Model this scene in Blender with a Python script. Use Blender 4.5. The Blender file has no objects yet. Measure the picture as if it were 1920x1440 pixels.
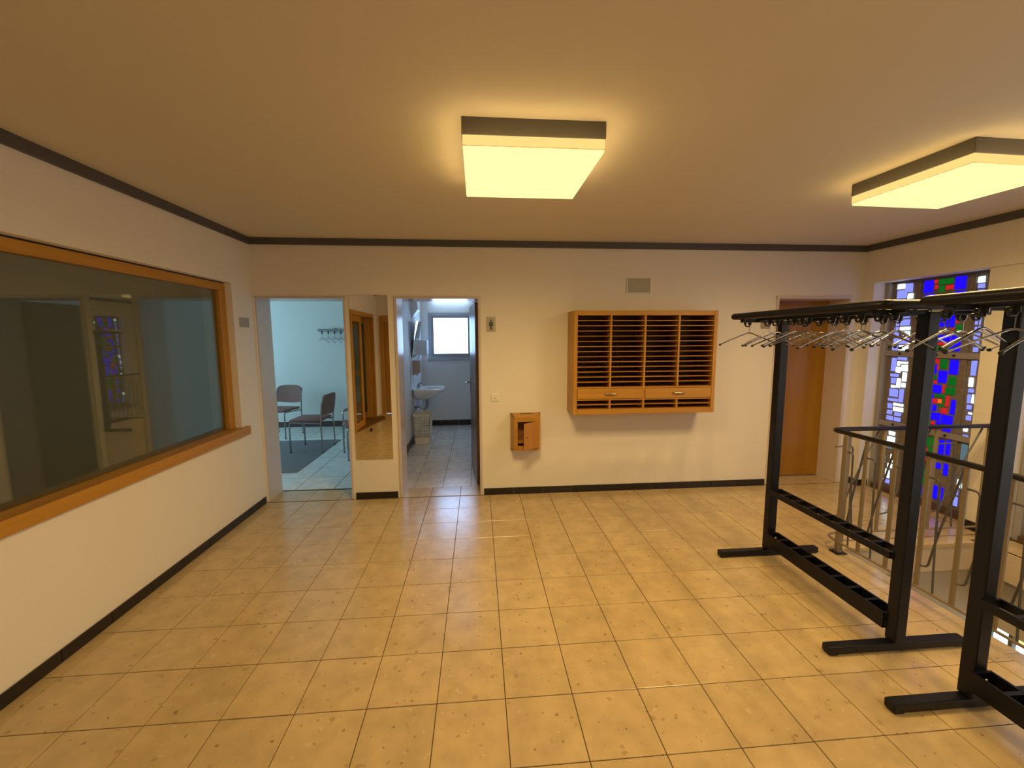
import bpy, bmesh, math, random
from mathutils import Vector, Matrix
random.seed(7)
S = bpy.context.scene
C = S.collection
# ------------------------------------------------------------------ camera
F, YAW, PITCH, ROLL, CH = 777.05, 0.0808, -0.1113, -0.0049, 1.5868
f_ = Vector((math.sin(YAW)*math.cos(PITCH), math.cos(YAW)*math.cos(PITCH), math.sin(PITCH)))
r_ = Vector((math.cos(YAW), -math.sin(YAW), 0)); u_ = r_.cross(f_)
r2 = r_*math.cos(ROLL)+u_*math.sin(ROLL); u2 = -r_*math.sin(ROLL)+u_*math.cos(ROLL)
cam = bpy.data.cameras.new('camera'); cam.sensor_fit = 'HORIZONTAL'; cam.sensor_width = 36.0
cam.lens = 36.0*F/1920.0; cam.clip_start = 0.02
co = bpy.data.objects.new('camera', cam); C.objects.link(co)
M = Matrix((r2, u2, -f_)).transposed().to_4x4(); M.translation = Vector((0, 0, CH)); co.matrix_world = M
S.camera = co
# ------------------------------------------------------------------ world, exposure, light levels
W = bpy.data.worlds.new('world'); S.world = W; W.use_nodes = True
W.node_tree.nodes['Background'].inputs[0].default_value = (0.62, 0.74, 0.9, 1)
W.node_tree.nodes['Background'].inputs[1].default_value = 1.0
S.view_settings.view_transform = 'Standard'; S.view_settings.look = 'None'
S.view_settings.gamma = 1.0; S.view_settings.use_curve_mapping = False
S.view_settings.exposure = 0.0
LAMP_COL = (1.0, 0.66, 0.26)      # light of the ceiling lamps
LAMP_W = 8.7                      # watts of each unseen light set below a lamp's diffuser
SIDE_W = 0.11                     # watts of each unseen light added round the rim for the ceiling glow
DIFF = (1.6, 1.2, 0.46)          # radiance of the lamp diffusers
GLASS_L = {'W': (1.9, 2.5, 2.7), 'L': (.30, .33, 1.02), 'B': (.016, .004, 1.0), 'G': (.006, .13, .012),
           'R': (.62, .015, .02), 'O': (1.1, .14, .02), 'T': (.10, .17, .2), 'Y': (.95, 1.0, .38), 'P': (.55, .8, .7)}
TUBE_L = (6.5, 9.5, 14.0)       # washroom tubes: one over the window, one added unseen
WC_WIN = (3.2, 5.2, 8.6)        # frosted washroom pane
ROOM_WIN = (1.9, 3.7, 5.0)        # window of the meeting room
HALL_WIN = (1.9, 1.85, 1.75)        # unseen pale panes added beside the stairs for daylight

XL, XR, D, ZC = -2.08, 4.007, 4.082, 2.505
DB = 4.36                          # far face of the back wall
# ------------------------------------------------------------------ materials
def mat(name, col, rough=.5, metal=0., spec=.5, noise=None, bump=None, coat=0., emit=None):
    m = bpy.data.materials.new(name); m.use_nodes = True
    n = m.node_tree.nodes; l = m.node_tree.links; b = n['Principled BSDF']
    b.inputs['Base Color'].default_value = (*col, 1); b.inputs['Roughness'].default_value = rough
    b.inputs['Metallic'].default_value = metal; b.inputs['Specular IOR Level'].default_value = spec
    if coat: b.inputs['Coat Weight'].default_value = coat; b.inputs['Coat Roughness'].default_value = .08
    if emit: b.inputs['Emission Color'].default_value = (*emit, 1); b.inputs['Emission Strength'].default_value = 1
    if noise or bump: g = n.new('ShaderNodeNewGeometry')
    if noise:                                   # (scale, amount)
        t = n.new('ShaderNodeTexNoise'); t.inputs['Scale'].default_value = noise[0]; t.inputs['Detail'].default_value = 4
        l.new(g.outputs['Position'], t.inputs['Vector'])
        r = n.new('ShaderNodeValToRGB'); a = noise[1]
        r.color_ramp.elements[0].position = .3; r.color_ramp.elements[1].position = .7
        r.color_ramp.elements[0].color = (*[c*(1-a) for c in col], 1); r.color_ramp.elements[1].color = (*[min(1, c*(1+a)) for c in col], 1)
        l.new(t.outputs['Fac'], r.inputs[0]); l.new(r.outputs[0], b.inputs['Base Color'])
    if bump:                                    # (scale, strength)
        t = n.new('ShaderNodeTexNoise'); t.inputs['Scale'].default_value = bump[0]; t.inputs['Detail'].default_value = 3
        l.new(g.outputs['Position'], t.inputs['Vector'])
        p = n.new('ShaderNodeBump'); p.inputs['Strength'].default_value = bump[1]; p.inputs['Distance'].default_value = .003
        l.new(t.outputs['Fac'], p.inputs['Height']); l.new(p.outputs[0], b.inputs['Normal'])
    return m
def wood(name, c1, c2, axis, rough=.42, scale=1.):
    m = bpy.data.materials.new(name); m.use_nodes = True
    n = m.node_tree.nodes; l = m.node_tree.links; b = n['Principled BSDF']; b.inputs['Roughness'].default_value = rough
    g = n.new('ShaderNodeNewGeometry'); mp = n.new('ShaderNodeMapping'); sc = [26*scale]*3; sc['XYZ'.index(axis)] = 1.6*scale
    mp.inputs['Scale'].default_value = sc; l.new(g.outputs['Position'], mp.inputs['Vector'])
    t = n.new('ShaderNodeTexNoise'); t.inputs['Scale'].default_value = 1.0; t.inputs['Detail'].default_value = 6; t.inputs['Distortion'].default_value = .6
    l.new(mp.outputs[0], t.inputs['Vector'])
    r = n.new('ShaderNodeValToRGB'); r.color_ramp.elements[0].position = .32; r.color_ramp.elements[1].position = .7
    r.color_ramp.elements[0].color = (*c2, 1); r.color_ramp.elements[1].color = (*c1, 1)
    l.new(t.outputs['Fac'], r.inputs[0]); l.new(r.outputs[0], b.inputs['Base Color'])
    p = n.new('ShaderNodeBump'); p.inputs['Strength'].default_value = .12; p.inputs['Distance'].default_value = .001
    l.new(t.outputs['Fac'], p.inputs['Height']); l.new(p.outputs[0], b.inputs['Normal'])
    return m
def emis(name, col):
    m = bpy.data.materials.new(name); m.use_nodes = True
    n = m.node_tree.nodes; l = m.node_tree.links; n.remove(n['Principled BSDF'])
    e = n.new('ShaderNodeEmission'); e.inputs[0].default_value = (*[c/max(col) for c in col], 1); e.inputs[1].default_value = max(col)
    l.new(e.outputs[0], n['Material Output'].inputs[0]); return m
def tile_mat(name, base, spots=True, rough=.3, vary=.10):
    m = bpy.data.materials.new(name); m.use_nodes = True
    n = m.node_tree.nodes; l = m.node_tree.links; b = n['Principled BSDF']
    g = n.new('ShaderNodeNewGeometry')
    oi = n.new('ShaderNodeObjectInfo')
    t = n.new('ShaderNodeTexNoise'); t.inputs['Scale'].default_value = 9; t.inputs['Detail'].default_value = 5
    l.new(g.outputs['Position'], t.inputs['Vector'])
    r = n.new('ShaderNodeValToRGB'); r.color_ramp.elements[0].position = .3; r.color_ramp.elements[1].position = .7
    r.color_ramp.elements[0].color = (*[c*.88 for c in base], 1); r.color_ramp.elements[1].color = (*[min(1, c*1.08) for c in base], 1)
    l.new(t.outputs['Fac'], r.inputs[0]); colr = r.outputs[0]
    if spots:
        for sc, thr, dark, amt, off in ((34, .70, (.20, .115, .05), .65, 0.), (19, .69, (.32, .21, .09), .5, 3.7), (30, .70, (.70, .585, .36), .4, 9.1)):
            a = n.new('ShaderNodeMapping'); a.inputs['Location'].default_value = (off, off*2, off*.5); l.new(g.outputs['Position'], a.inputs['Vector'])
            v = n.new('ShaderNodeTexNoise'); v.inputs['Scale'].default_value = sc; v.inputs['Detail'].default_value = 1.5; l.new(a.outputs[0], v.inputs['Vector'])
            mr = n.new('ShaderNodeMapRange'); mr.inputs['From Min'].default_value = thr; mr.inputs['From Max'].default_value = thr+.04
            mr.inputs['To Max'].default_value = amt; l.new(v.outputs['Fac'], mr.inputs['Value'])
            x = n.new('ShaderNodeMixRGB'); x.inputs[2].default_value = (*dark, 1); l.new(mr.outputs[0], x.inputs[0]); l.new(colr, x.inputs[1]); colr = x.outputs[0]
    mr = n.new('ShaderNodeMapRange'); mr.inputs['To Min'].default_value = 1-vary; mr.inputs['To Max'].default_value = 1+vary*.5
    l.new(oi.outputs['Random'], mr.inputs['Value'])
    x = n.new('ShaderNodeVectorMath'); x.operation = 'SCALE'; l.new(colr, x.inputs[0]); l.new(mr.outputs[0], x.inputs['Scale'])
    l.new(x.outputs[0], b.inputs['Base Color'])
    t2 = n.new('ShaderNodeTexNoise'); t2.inputs['Scale'].default_value = 6; l.new(g.outputs['Position'], t2.inputs['Vector'])
    m2 = n.new('ShaderNodeMapRange'); m2.inputs['To Min'].default_value = rough-.06; m2.inputs['To Max'].default_value = rough+.06; b.inputs['Specular IOR Level'].default_value = .75
    l.new(t2.outputs['Fac'], m2.inputs['Value']); l.new(m2.outputs[0], b.inputs['Roughness'])
    return m
def pane_mat(name, tint=(.9, .95, .93), boost=.08):
    m = bpy.data.materials.new(name); m.use_nodes = True
    n = m.node_tree.nodes; l = m.node_tree.links; n.remove(n['Principled BSDF'])
    t = n.new('ShaderNodeBsdfTransparent'); t.inputs[0].default_value = (*tint, 1)
    g = n.new('ShaderNodeBsdfGlossy'); g.inputs['Roughness'].default_value = .012
    f = n.new('ShaderNodeLayerWeight'); f.inputs[0].default_value = .5          # Schlick reflectance, same on both faces
    pw = n.new('ShaderNodeMath'); pw.operation = 'POWER'; pw.inputs[1].default_value = 5; l.new(f.outputs['Facing'], pw.inputs[0])
    mm = n.new('ShaderNodeMath'); mm.operation = 'MULTIPLY_ADD'; mm.inputs[1].default_value = 1-boost; mm.inputs[2].default_value = boost; l.new(pw.outputs[0], mm.inputs[0])
    x = n.new('ShaderNodeMixShader'); l.new(mm.outputs[0], x.inputs[0]); l.new(t.outputs[0], x.inputs[1]); l.new(g.outputs[0], x.inputs[2])
    l.new(x.outputs[0], n['Material Output'].inputs[0]); return m

MW = mat('wall_plaster', (.80, .77, .71), .62, spec=.25, bump=(160, .25))
MCE = mat('ceiling_paint', (.71, .655, .53), .7, spec=.2, bump=(120, .12))
MT = mat('slate_paint', (.085, .082, .088), .5)
MF = mat('door_frame_paint', (.60, .54, .52), .22, spec=.5)
MFR = mat('door_frame_paint_pink', (.66, .58, .54), .3, spec=.5)
MGR = mat('grout', (.10, .06, .028), .85)
MTI = tile_mat('terrazzo_tile', (.555, .425, .23), True, .20, .045)
MTW = tile_mat('washroom_tile', (.66, .60, .50), True, .22)
MTM = tile_mat('meeting_tile', (.78, .77, .72), False, .3, .05)
MCP = mat('grey_carpet', (.23, .21, .21), .95, spec=.1, bump=(300, .6))
MBB = mat('black_baseboard_tile', (.018, .014, .012), .3)
MBR = mat('brown_baseboard', (.10, .055, .045), .5)
WX = wood('beech_x', (.51, .265, .036), (.43, .205, .024), 'X')
WY = wood('beech_y', (.51, .265, .036), (.43, .205, .024), 'Y')
WZ = wood('beech_z', (.51, .265, .036), (.43, .205, .024), 'Z')
WDK = wood('shaded_slot_wood', (.30, .13, .045), (.20, .08, .025), 'X')  # darker wood: shade inside the slots and box put into the colour
WDR = wood('orange_door_veneer', (.37, .185, .014), (.33, .155, .011), 'Z', .33, .6)
WBR = wood('brown_door_veneer', (.20, .13, .10), (.15, .095, .075), 'Z', .3, .6)
MBK = mat('black_metal', (.006, .006, .011), .42, spec=.3)
MBP = mat('black_plastic', (.012, .012, .012), .45)
MCH = mat('chrome', (.36, .34, .33), .22, metal=1)
MCD = mat('dull_steel', (.30, .29, .29), .3, metal=1)
MBL = mat('beige_bar_paint', (.25, .195, .12), .4)
MTH = mat('dark_bar_paint', (.10, .095, .095), .4)
MHR = mat('handrail_plastic', (.008, .007, .009), .25)
MFA = mat('brown_chair_fabric', (.30, .165, .135), .9, spec=.1, bump=(400, .4))
MWH = mat('white_ceramic', (.82, .84, .84), .12)
MWP = mat('white_plastic', (.80, .79, .75), .35)
MCR = mat('cream_plastic', (.78, .74, .60), .45)
MTA = mat('tan_plastic', (.42, .33, .24), .4)
MPL = mat('grey_sign_plate', (.46, .44, .38), .35)
MPT = mat('tan_sign_plate', (.34, .30, .22), .35)
MGY = mat('grille_grey', (.47, .45, .37), .6)
MIN = mat('dark_pictogram', (.06, .06, .065), .5)
MMI = mat('mirror_silver', (.86, .84, .76), .015, metal=1)
MCO = mat('window_concrete', (.20, .17, .145), .75, noise=(30, .15), bump=(90, .3))
MWF = mat('window_metal_frame', (.36, .34, .33), .35, metal=.3)
MGL = pane_mat('window_pane', (.82, .86, .80), .115)
MDK = mat('dark_room_paint', (.66, .62, .54), .85)
MDR = mat('dark_room_panel', (.60, .58, .52), .8)
MSW = mat('stairwell_paint', (.56, .48, .38), .7, bump=(140, .2))
MST = mat('stair_stone', (.55, .47, .38), .35, noise=(25, .15))
MLM = mat('lamp_housing', (.10, .092, .075), .5)
MMA = mat('brown_mat', (.20, .105, .035), .95, spec=.05, bump=(300, .6))
MTL = mat('washroom_tile_panel', (.80, .83, .86), .12)
MPI = mat('pipe_steel', (.35, .36, .38), .3, metal=1)
MDI = emis('lamp_diffuser', DIFF)
MDS = emis('lamp_diffuser_rim', (1.02, .74, .235))
MTU = emis('tube_light', TUBE_L)
MWC = emis('frosted_washroom_pane', WC_WIN)
MRW = emis('frosted_meeting_pane', ROOM_WIN)
MBW = emis('added_blind_glow', (.42, .33, .20))
MHW = emis('added_stair_pane', HALL_WIN)
GL = {k: emis('stained_glass_'+w, GLASS_L[k]) for k, w in (('W', 'white'), ('L', 'lavender'), ('B', 'blue'), ('G', 'green'), ('R', 'red'), ('O', 'orange'), ('T', 'smoke'), ('Y', 'yellow'), ('P', 'pale_green'))}
# ------------------------------------------------------------------ helpers
def box(bm, x0, x1, y0, y1, z0, z1, bev=0, seg=1):
    m = Matrix.Translation(((x0+x1)/2, (y0+y1)/2, (z0+z1)/2)) @ Matrix.Diagonal((abs(x1-x0), abs(y1-y0), abs(z1-z0), 1))
    vs = bmesh.ops.create_cube(bm, size=1, matrix=m)['verts']
    if bev:
        es = list({e for v in vs for e in v.link_edges})
        bmesh.ops.bevel(bm, geom=es, offset=bev, segments=seg, affect='EDGES', profile=.5)
    return bm
def B(*boxes, bev=0, seg=1):
    bm = bmesh.new()
    for b in boxes: box(bm, *b, bev=bev, seg=seg)
    return bm
def fil(pts, rad, k=4):
    pts = [Vector(p) for p in pts]; out = [pts[0]]
    for i in range(1, len(pts)-1):
        a, b, c = pts[i-1], pts[i], pts[i+1]; d1 = (a-b); d2 = (c-b)
        r = min(rad, d1.length*.49, d2.length*.49); p = b+d1.normalized()*r; q = b+d2.normalized()*r
        for j in range(k+1):
            t = j/k; out.append(p*(1-t)**2+b*2*t*(1-t)+q*t*t)
    out.append(pts[-1]); return out
def tube(bm, pts, r, n=8, r2=None, closed=False):
    """swept tube; r is the radius (r2: second half axis of an oval)"""
    pts = [Vector(p) for p in pts]; m = len(pts); rings = []
    t0 = (pts[1]-pts[0]).normalized(); ref = Vector((0, 0, 1)) if abs(t0.z) < .9 else Vector((1, 0, 0))
    nn = (ref-t0*ref.dot(t0)).normalized()
    for i, p in enumerate(pts):
        if closed: t = (pts[(i+1) % m]-pts[i-1]).normalized()
        else: t = (pts[min(i+1, m-1)]-pts[max(i-1, 0)]).normalized()
        nn = (nn-t*nn.dot(t)).normalized(); bb = t.cross(nn)
        rr = r[i] if isinstance(r, (list, tuple)) else r; rb = r2 if r2 else rr
        rings.append([bm.verts.new(p+nn*(rr*math.cos(2*math.pi*j/n))+bb*(rb*math.sin(2*math.pi*j/n))) for j in range(n)])
    k = m if closed else m-1
    for i in range(k):
        a, b = rings[i], rings[(i+1) % m]
        for j in range(n): bm.faces.new((a[j], a[(j+1) % n], b[(j+1) % n], b[j]))
    if not closed: bm.faces.new(rings[0][::-1]); bm.faces.new(rings[-1])
    return bm
def T(pts, r, n=8, **k): return tube(bmesh.new(), pts, r, n, **k)
def ball(bm, c, r, n=8, s=(1, 1, 1)):
    bmesh.ops.create_uvsphere(bm, u_segments=n, v_segments=max(4, n//2+1), radius=r, matrix=Matrix.Translation(c) @ Matrix.Diagonal((*s, 1))); return bm
def cyl(bm, c, r, h, axis='Z', n=16, rt=None):
    rot = {'Z': Matrix.Identity(4), 'X': Matrix.Rotation(math.pi/2, 4, 'Y'), 'Y': Matrix.Rotation(-math.pi/2, 4, 'X')}[axis]
    bmesh.ops.create_cone(bm, cap_ends=True, segments=n, radius1=r, radius2=r if rt is None else rt, depth=h, matrix=Matrix.Translation(c) @ rot); return bm
def prism(bm, poly, y0, y1, axis='Y'):
    def P(a, b, h): return (a, h, b) if axis == 'Y' else ((h, a, b) if axis == 'X' else (a, b, h))
    lo = [bm.verts.new(P(a, b, y0)) for a, b in poly]; hi = [bm.verts.new(P(a, b, y1)) for a, b in poly]
    k = len(poly); bm.faces.new(lo); bm.faces.new(hi[::-1])
    for i in range(k): bm.faces.new((lo[i], hi[i], hi[(i+1) % k], lo[(i+1) % k]))
    bmesh.ops.recalc_face_normals(bm, faces=bm.faces); return bm
def ob(name, bm, m, parent=None, smooth=False, world=False, loc=None):
    """one mesh object; world=True: the shape is in world coordinates and the parent stands at parent.location"""
    if world and parent is not None:
        p = parent
        while p.parent: p = p.parent
        bmesh.ops.translate(bm, verts=bm.verts, vec=-p.location)
    bmesh.ops.recalc_face_normals(bm, faces=bm.faces)
    me = bpy.data.meshes.new(name); bm.to_mesh(me); bm.free(); me.materials.append(m)
    if smooth:
        for p in me.polygons: p.use_smooth = True
        me.set_sharp_from_angle(angle=math.radians(40))
    o = bpy.data.objects.new(name, me); C.objects.link(o)
    if parent: o.parent = parent
    if loc: o.location = loc
    return o
def inst(name, me, parent=None, loc=(0, 0, 0), rot=(0, 0, 0)):
    o = bpy.data.objects.new(name, me); C.objects.link(o); o.parent = parent; o.location = loc; o.rotation_euler = rot; return o
def tag(o, label, cat, group=None, kind=None):
    o['label'] = label; o['category'] = cat
    if group: o['group'] = group
    if kind: o['kind'] = kind
    return o
def thing(name, label, cat, loc=(0, 0, 0), rz=0, group=None, kind=None):
    o = bpy.data.objects.new(name, None); o.empty_display_size = .1; C.objects.link(o); o.location = loc; o.rotation_euler = (0, 0, rz)
    return tag(o, label, cat, group, kind)
def struct(name, bm, m, label, cat): return tag(ob(name, bm, m), label, cat, kind='structure')
def dup(o, parent=None):
    c = o.copy(); C.objects.link(c)
    if parent: c.parent = parent
    for ch in list(o.children): dup(ch, c)
    return c
# ================================================================== FLOORS
E2 = 2.70                                     # edge of the stairwell
WX0, WX1, WY0, WY1 = E2, 3.88, -1.2, 2.77     # stairwell opening
fl = struct('floor', B((XL-.25, WX0, -.70, 4.36, -.22, -.004), (WX0, 4.2, WY1, 4.36, -.22, -.004), (WX1, 4.2, WY0, WY1, -.10, -.004),
                       (1.4, 4.2, -3.6, WY0, -.22, -.004), (1.4, WX0, WY0, -.70, -.22, -.004)), MGR,
            'beige terrazzo tile floor of the hall with thin brown joints', 'floor')
GX, GY, TS, J = .0987, 1.6655, .30, .0019
def tilebox(w, h): return B((-w/2, w/2, -h/2, h/2, -.010, 0), bev=.0012)
tm = {}
def tile_region(parent, x0, x1, y0, y1, gx, gy, ts, m, far=None, jx=J):
    """tiles of a grid clipped to a rectangle; far: list that takes the rects not built singly"""
    i0 = math.floor((x0-gx)/ts); i1 = math.ceil((x1-gx)/ts); j0 = math.floor((y0-gy)/ts); j1 = math.ceil((y1-gy)/ts)
    for i in range(i0, i1):
        for j in range(j0, j1):
            a, b = max(x0, gx+i*ts), min(x1, gx+(i+1)*ts); c, d = max(y0, gy+j*ts), min(y1, gy+(j+1)*ts)
            if b-a < .02 or d-c < .02: continue
            if far is not None and d < .42: far.append((a+jx, b-jx, c+jx, d-jx, -.010, 0)); continue
            key = (round(b-a, 4), round(d-c, 4), m.name)
            if key not in tm:
                o = ob('tile', tilebox(b-a-2*jx, d-c-2*jx), m, parent); tm[key] = o.data
                o.location = ((a+b)/2, (c+d)/2, random.uniform(-.0006, .0002))
            else: inst('tile', tm[key], parent, ((a+b)/2, (c+d)/2, random.uniform(-.0006, .0002)))
far = []
tile_region(fl, XL, 2.605, -.68, D, GX, GY, TS, MTI, far)
tile_region(fl, 2.605, XR, WY1+.02, D, GX, GY, TS, MTI)
tile_region(fl, -2.06, -1.262, D, 4.372, GX, GY, TS, MTI)
tile_region(fl, -.772, .004, D, 4.338, GX, GY, TS, MTI)
tile_region(fl, 3.082, 3.862, D, 4.325, GX, GY, TS, MTI)
tile_region(fl, XR, 4.14, 3.03, 3.97, GX, GY, TS, MTI)
tile_region(fl, WX1, 4.12, 1.88, WY1-.03, GX, GY, TS, MTI)
def repeat(name, bm, m, parent, locs):
    o = ob(name, bm, m, parent, loc=locs[0])
    for q in locs[1:]: inst(name, o.data, parent, q)
repeat('edge_slab', B((-.0465, .0465, -.1785, .1785, -.03, 0), bev=.002), MTI, fl, [(2.653, 2.61-.36*k, -.0003) for k in range(8)])
repeat('edge_slab', B((-.1985, .1985, -.0225, .0225, -.03, 0), bev=.002), MTI, fl, [(2.81+.4*k, 2.767, -.0003) for k in range(3)])
bm = bmesh.new()
for r in far: box(bm, *r)
y = -3.6
while y < -1.2:
    x = 1.4
    while x < 4.0: box(bm, x+J, min(x+.3, 4.0)-J, y+J, y+.3-J, -.010, 0); x += .3
    y += .3
o = ob('tile_field', bm, MTI, fl); o['kind'] = 'stuff'
# washroom and meeting room floors
fw = struct('floor_washroom', B((-1.06, 1.0, 4.36, 7.6, -.2, -.004)), MGR, 'beige tiled floor of the washroom', 'floor')
tile_region(fw, -1.01, .9, 4.338, 7.53, -.70, 4.338, TS, MTW)
fm = struct('floor_meeting_room', B((-5.0, -1.13, 4.36, 7.70, -.2, -.004)), mat('grey_grout', (.12, .11, .11), .8), 'pale square tile floor of the meeting room', 'floor')
tile_region(fm, -3.8, -1.14, 4.39, 7.65, -1.95, 4.39, .40, MTM, jx=.0035)
o = ob('tile_field', B((-5.0, -3.803, 4.39, 7.65, -.01, 0)), MTM, fm)
tag(ob('door_sill_strip', B((-2.06, -1.262, 4.372, 4.39, -.004, .003)), MTH), 'dark metal strip across the meeting room doorway', 'threshold')
tag(ob('carpet', B((-4.6, -2.17, 4.98, 6.60, .0, .006), bev=.002), MCP), 'dark grey carpet on the meeting room tiles', 'carpet')
# ================================================================== CEILINGS, WALLS
struct('ceiling', B((XL-.25, 4.4, -3.7, 4.36, ZC, ZC+.2)), MCE, 'plain beige ceiling of the hall', 'ceiling')
struct('ceiling_meeting_room', B((-5.1, -1.13, 4.36, 7.8, 2.5, 2.7)), MW, 'white ceiling of the meeting room', 'ceiling')
struct('ceiling_washroom', B((-1.13, 1.1, 4.36, 7.8, 2.5, 2.7)), MW, 'white ceiling of the washroom', 'ceiling')
TOPZ = 2.6
struct('wall_back', B((XL-.25, -2.066, D, DB, -.2, TOPZ), (-2.066, -1.258, D, DB, 1.968, TOPZ), (-1.258, -.778, D, DB, -.2, TOPZ), (-.778, .010, D, DB, 1.968, TOPZ),
                      (.010, 3.076, D, DB, -.2, TOPZ), (3.076, 3.868, D, DB, 1.978, TOPZ), (3.868, 4.4, D, DB, -.2, TOPZ)), MW,
       'cream back wall with three doorways and hanging mailboxes', 'wall')
WLX = XL-.24
WIN_Y0, WIN_Y1 = 1.28, 3.765
struct('wall_left', B((WLX, XL, WIN_Y1, D+.1, -.2, TOPZ), (WLX, XL, WIN_Y0, WIN_Y1, -.2, .735), (WLX, XL, WIN_Y0, WIN_Y1, 2.063, TOPZ), (WLX, XL, 1.14, WIN_Y0, -.2, TOPZ),
                      (WLX, XL, -.36, 1.14, 2.06, TOPZ), (WLX, XL, -.9, -.36, -.2, TOPZ)), MW, 'cream left wall around the wide interior window', 'wall')
WTZ = 2.118
struct('wall_right', B((XR, 4.4, 3.97, D+.1, -.2, TOPZ), (XR, 4.4, -3.7, 3.97, WTZ, TOPZ), (XR+.025, 4.4, 2.77, 3.028, 0, WTZ), (XR+.12, 4.4, 2.77, 3.028, -.5, 0.01),
                       (XR+.025, 4.4, 1.57, 1.88, -.1, WTZ), (XR+.025, 4.4, .37, .685, -.1, WTZ), (XR+.025, 4.4, -.83, -.515, -.1, WTZ), (XR+.025, 4.4, -1.62, -1.715, -.1, WTZ), (XR+.025, 4.4, -1.625, -1.5, -.1, WTZ), (XR+.20, 4.4, -1.7, 1.9, -.2, 0.02), (XR+.025, 4.4, -3.7, -2.52, -.1, WTZ), (XR+.13, 4.4, -2.52, -1.62, -.2, 0), (XR+.16, 4.4, 3.028, 3.97, -.2, 0)), MW,
       'cream right wall with stained glass window bays', 'wall')
struct('wall_rear', B((XL-.25, -2.03, -.90, -.68, -.2, TOPZ), (-2.03, -1.05, -.90, -.68, 2.05, TOPZ), (-1.05, 1.4, -.90, -.68, -.2, TOPZ), (1.2, 1.4, -3.7, -.9, -.2, TOPZ), (1.2, 4.4, -3.9, -3.7, -.2, TOPZ), (-2.1, -1.0, -1.2, -1.1, 0, 2.5)), MW,
       'cream rear wall behind the viewer', 'wall')
# meeting room shell
struct('wall_meeting_room', B((-5.2, -1.0, 7.65, 7.85, -.2, TOPZ), (-1.13, -1.03, DB, 7.85, -.2, TOPZ), (-5.2, -5.0, DB, 4.9, -.2, TOPZ), (-5.2, -5.0, 7.2, 7.85, -.2, TOPZ),
                              (-5.2, -5.0, 4.9, 7.2, -.2, .8), (-5.2, -5.0, 4.9, 7.2, 2.3, TOPZ), (-5.2, WLX, 4.16, DB, -.2, TOPZ)), MW, 'pale walls of the meeting room behind the left doorway', 'wall')
struct('wall_washroom', B((-1.03, -1.01, DB, 7.85, -.2, TOPZ), (-1.03, -.88, 7.53, 7.85, -.2, TOPZ), (-.88, -.085, 7.53, 7.85, -.2, 1.215), (-.88, -.085, 7.53, 7.85, 2.035, TOPZ),
                          (-.085, 1.1, 7.53, 7.85, -.2, TOPZ), (.9, 1.1, DB, 7.85, -.2, TOPZ)), MW, 'pale walls of the washroom', 'wall')
# dark room behind the left window
struct('wall_side_room', B((-5.2, -5.0, -2.0, 4.2, -.2, TOPZ), (-5.2, WLX, -2.2, -2.0, -.2, TOPZ), (-5.2, WLX-.001, 4.10, 4.17, -.2, TOPZ), (-5.2, WLX, -2.0, 4.2, -.2, 0), (-5.2, WLX, -2.0, 4.2, 2.5, TOPZ)), MDK,
       'unlit walls of the side room behind the glass', 'wall')
# stairwell
struct('wall_stairwell', B((2.62, E2, -1.3, 2.9, -2.2, -.10), (2.62, 4.4, 2.80, 2.95, -2.2, -.10), (3.97, 4.4, 2.78, 2.95, -2.2, -.08), (3.97, 4.4, -1.3, 1.9, -2.2, -.10),
                           (3.97, 4.4, 1.9, 2.79, -.66, -.10), (3.97, 4.4, 1.9, 2.79, -2.2, -1.5), (2.62, 4.4, -1.4, -1.3, -2.2, -.10)), MSW, 'tan walls of the stairwell below the hall floor', 'wall')
st = thing('staircase', 'stone steps going down inside the stairwell', 'stairs', (3.3, 0, -1.76))
ob('landing', B((E2+.005, 3.965, 1.5, 2.795, -1.9, -1.76)), MST, st, world=True)
sm = None
for k in range(10):
    y = -1.2+.27*k; z = -.16*(k+1)
    if sm is None: o = ob('step', B((-.59, .66, 0, .30, -.16, 0), bev=.004), MST, st); sm = o.data
    else: o = inst('step', sm, st)
    o.location = (0, y, z+1.76)
# trims
MFS = mat('stone_fascia', (.60, .50, .36), .5)
struct('trim_4', B((E2, 3.97, 2.750, 2.769, -.225, -.012), (E2+.001, E2+.012, -1.2, 2.75, -.225, -.012), (WX1-.016, WX1-.001, -1.2, 2.75, -.225, -.012)), MFS, 'pale stone fascia round the edge of the stairwell', 'trim')
H0 = 2.445
struct('trim_1', B((XL-.01, XR, D-.022, D+.01, H0, ZC+.005)), MT, 'dark slate moulding along the top of the back wall', 'moulding')
struct('trim_2', B((XL-.01, XL+.022, -.68, D-.022, H0, ZC+.005)), MT, 'dark slate moulding along the top of the left wall', 'moulding')
struct('trim_3', B((XR-.022, XR+.01, -3.7, D-.022, H0, ZC+.005)), MT, 'dark slate moulding along the top of the right wall', 'moulding')
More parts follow.
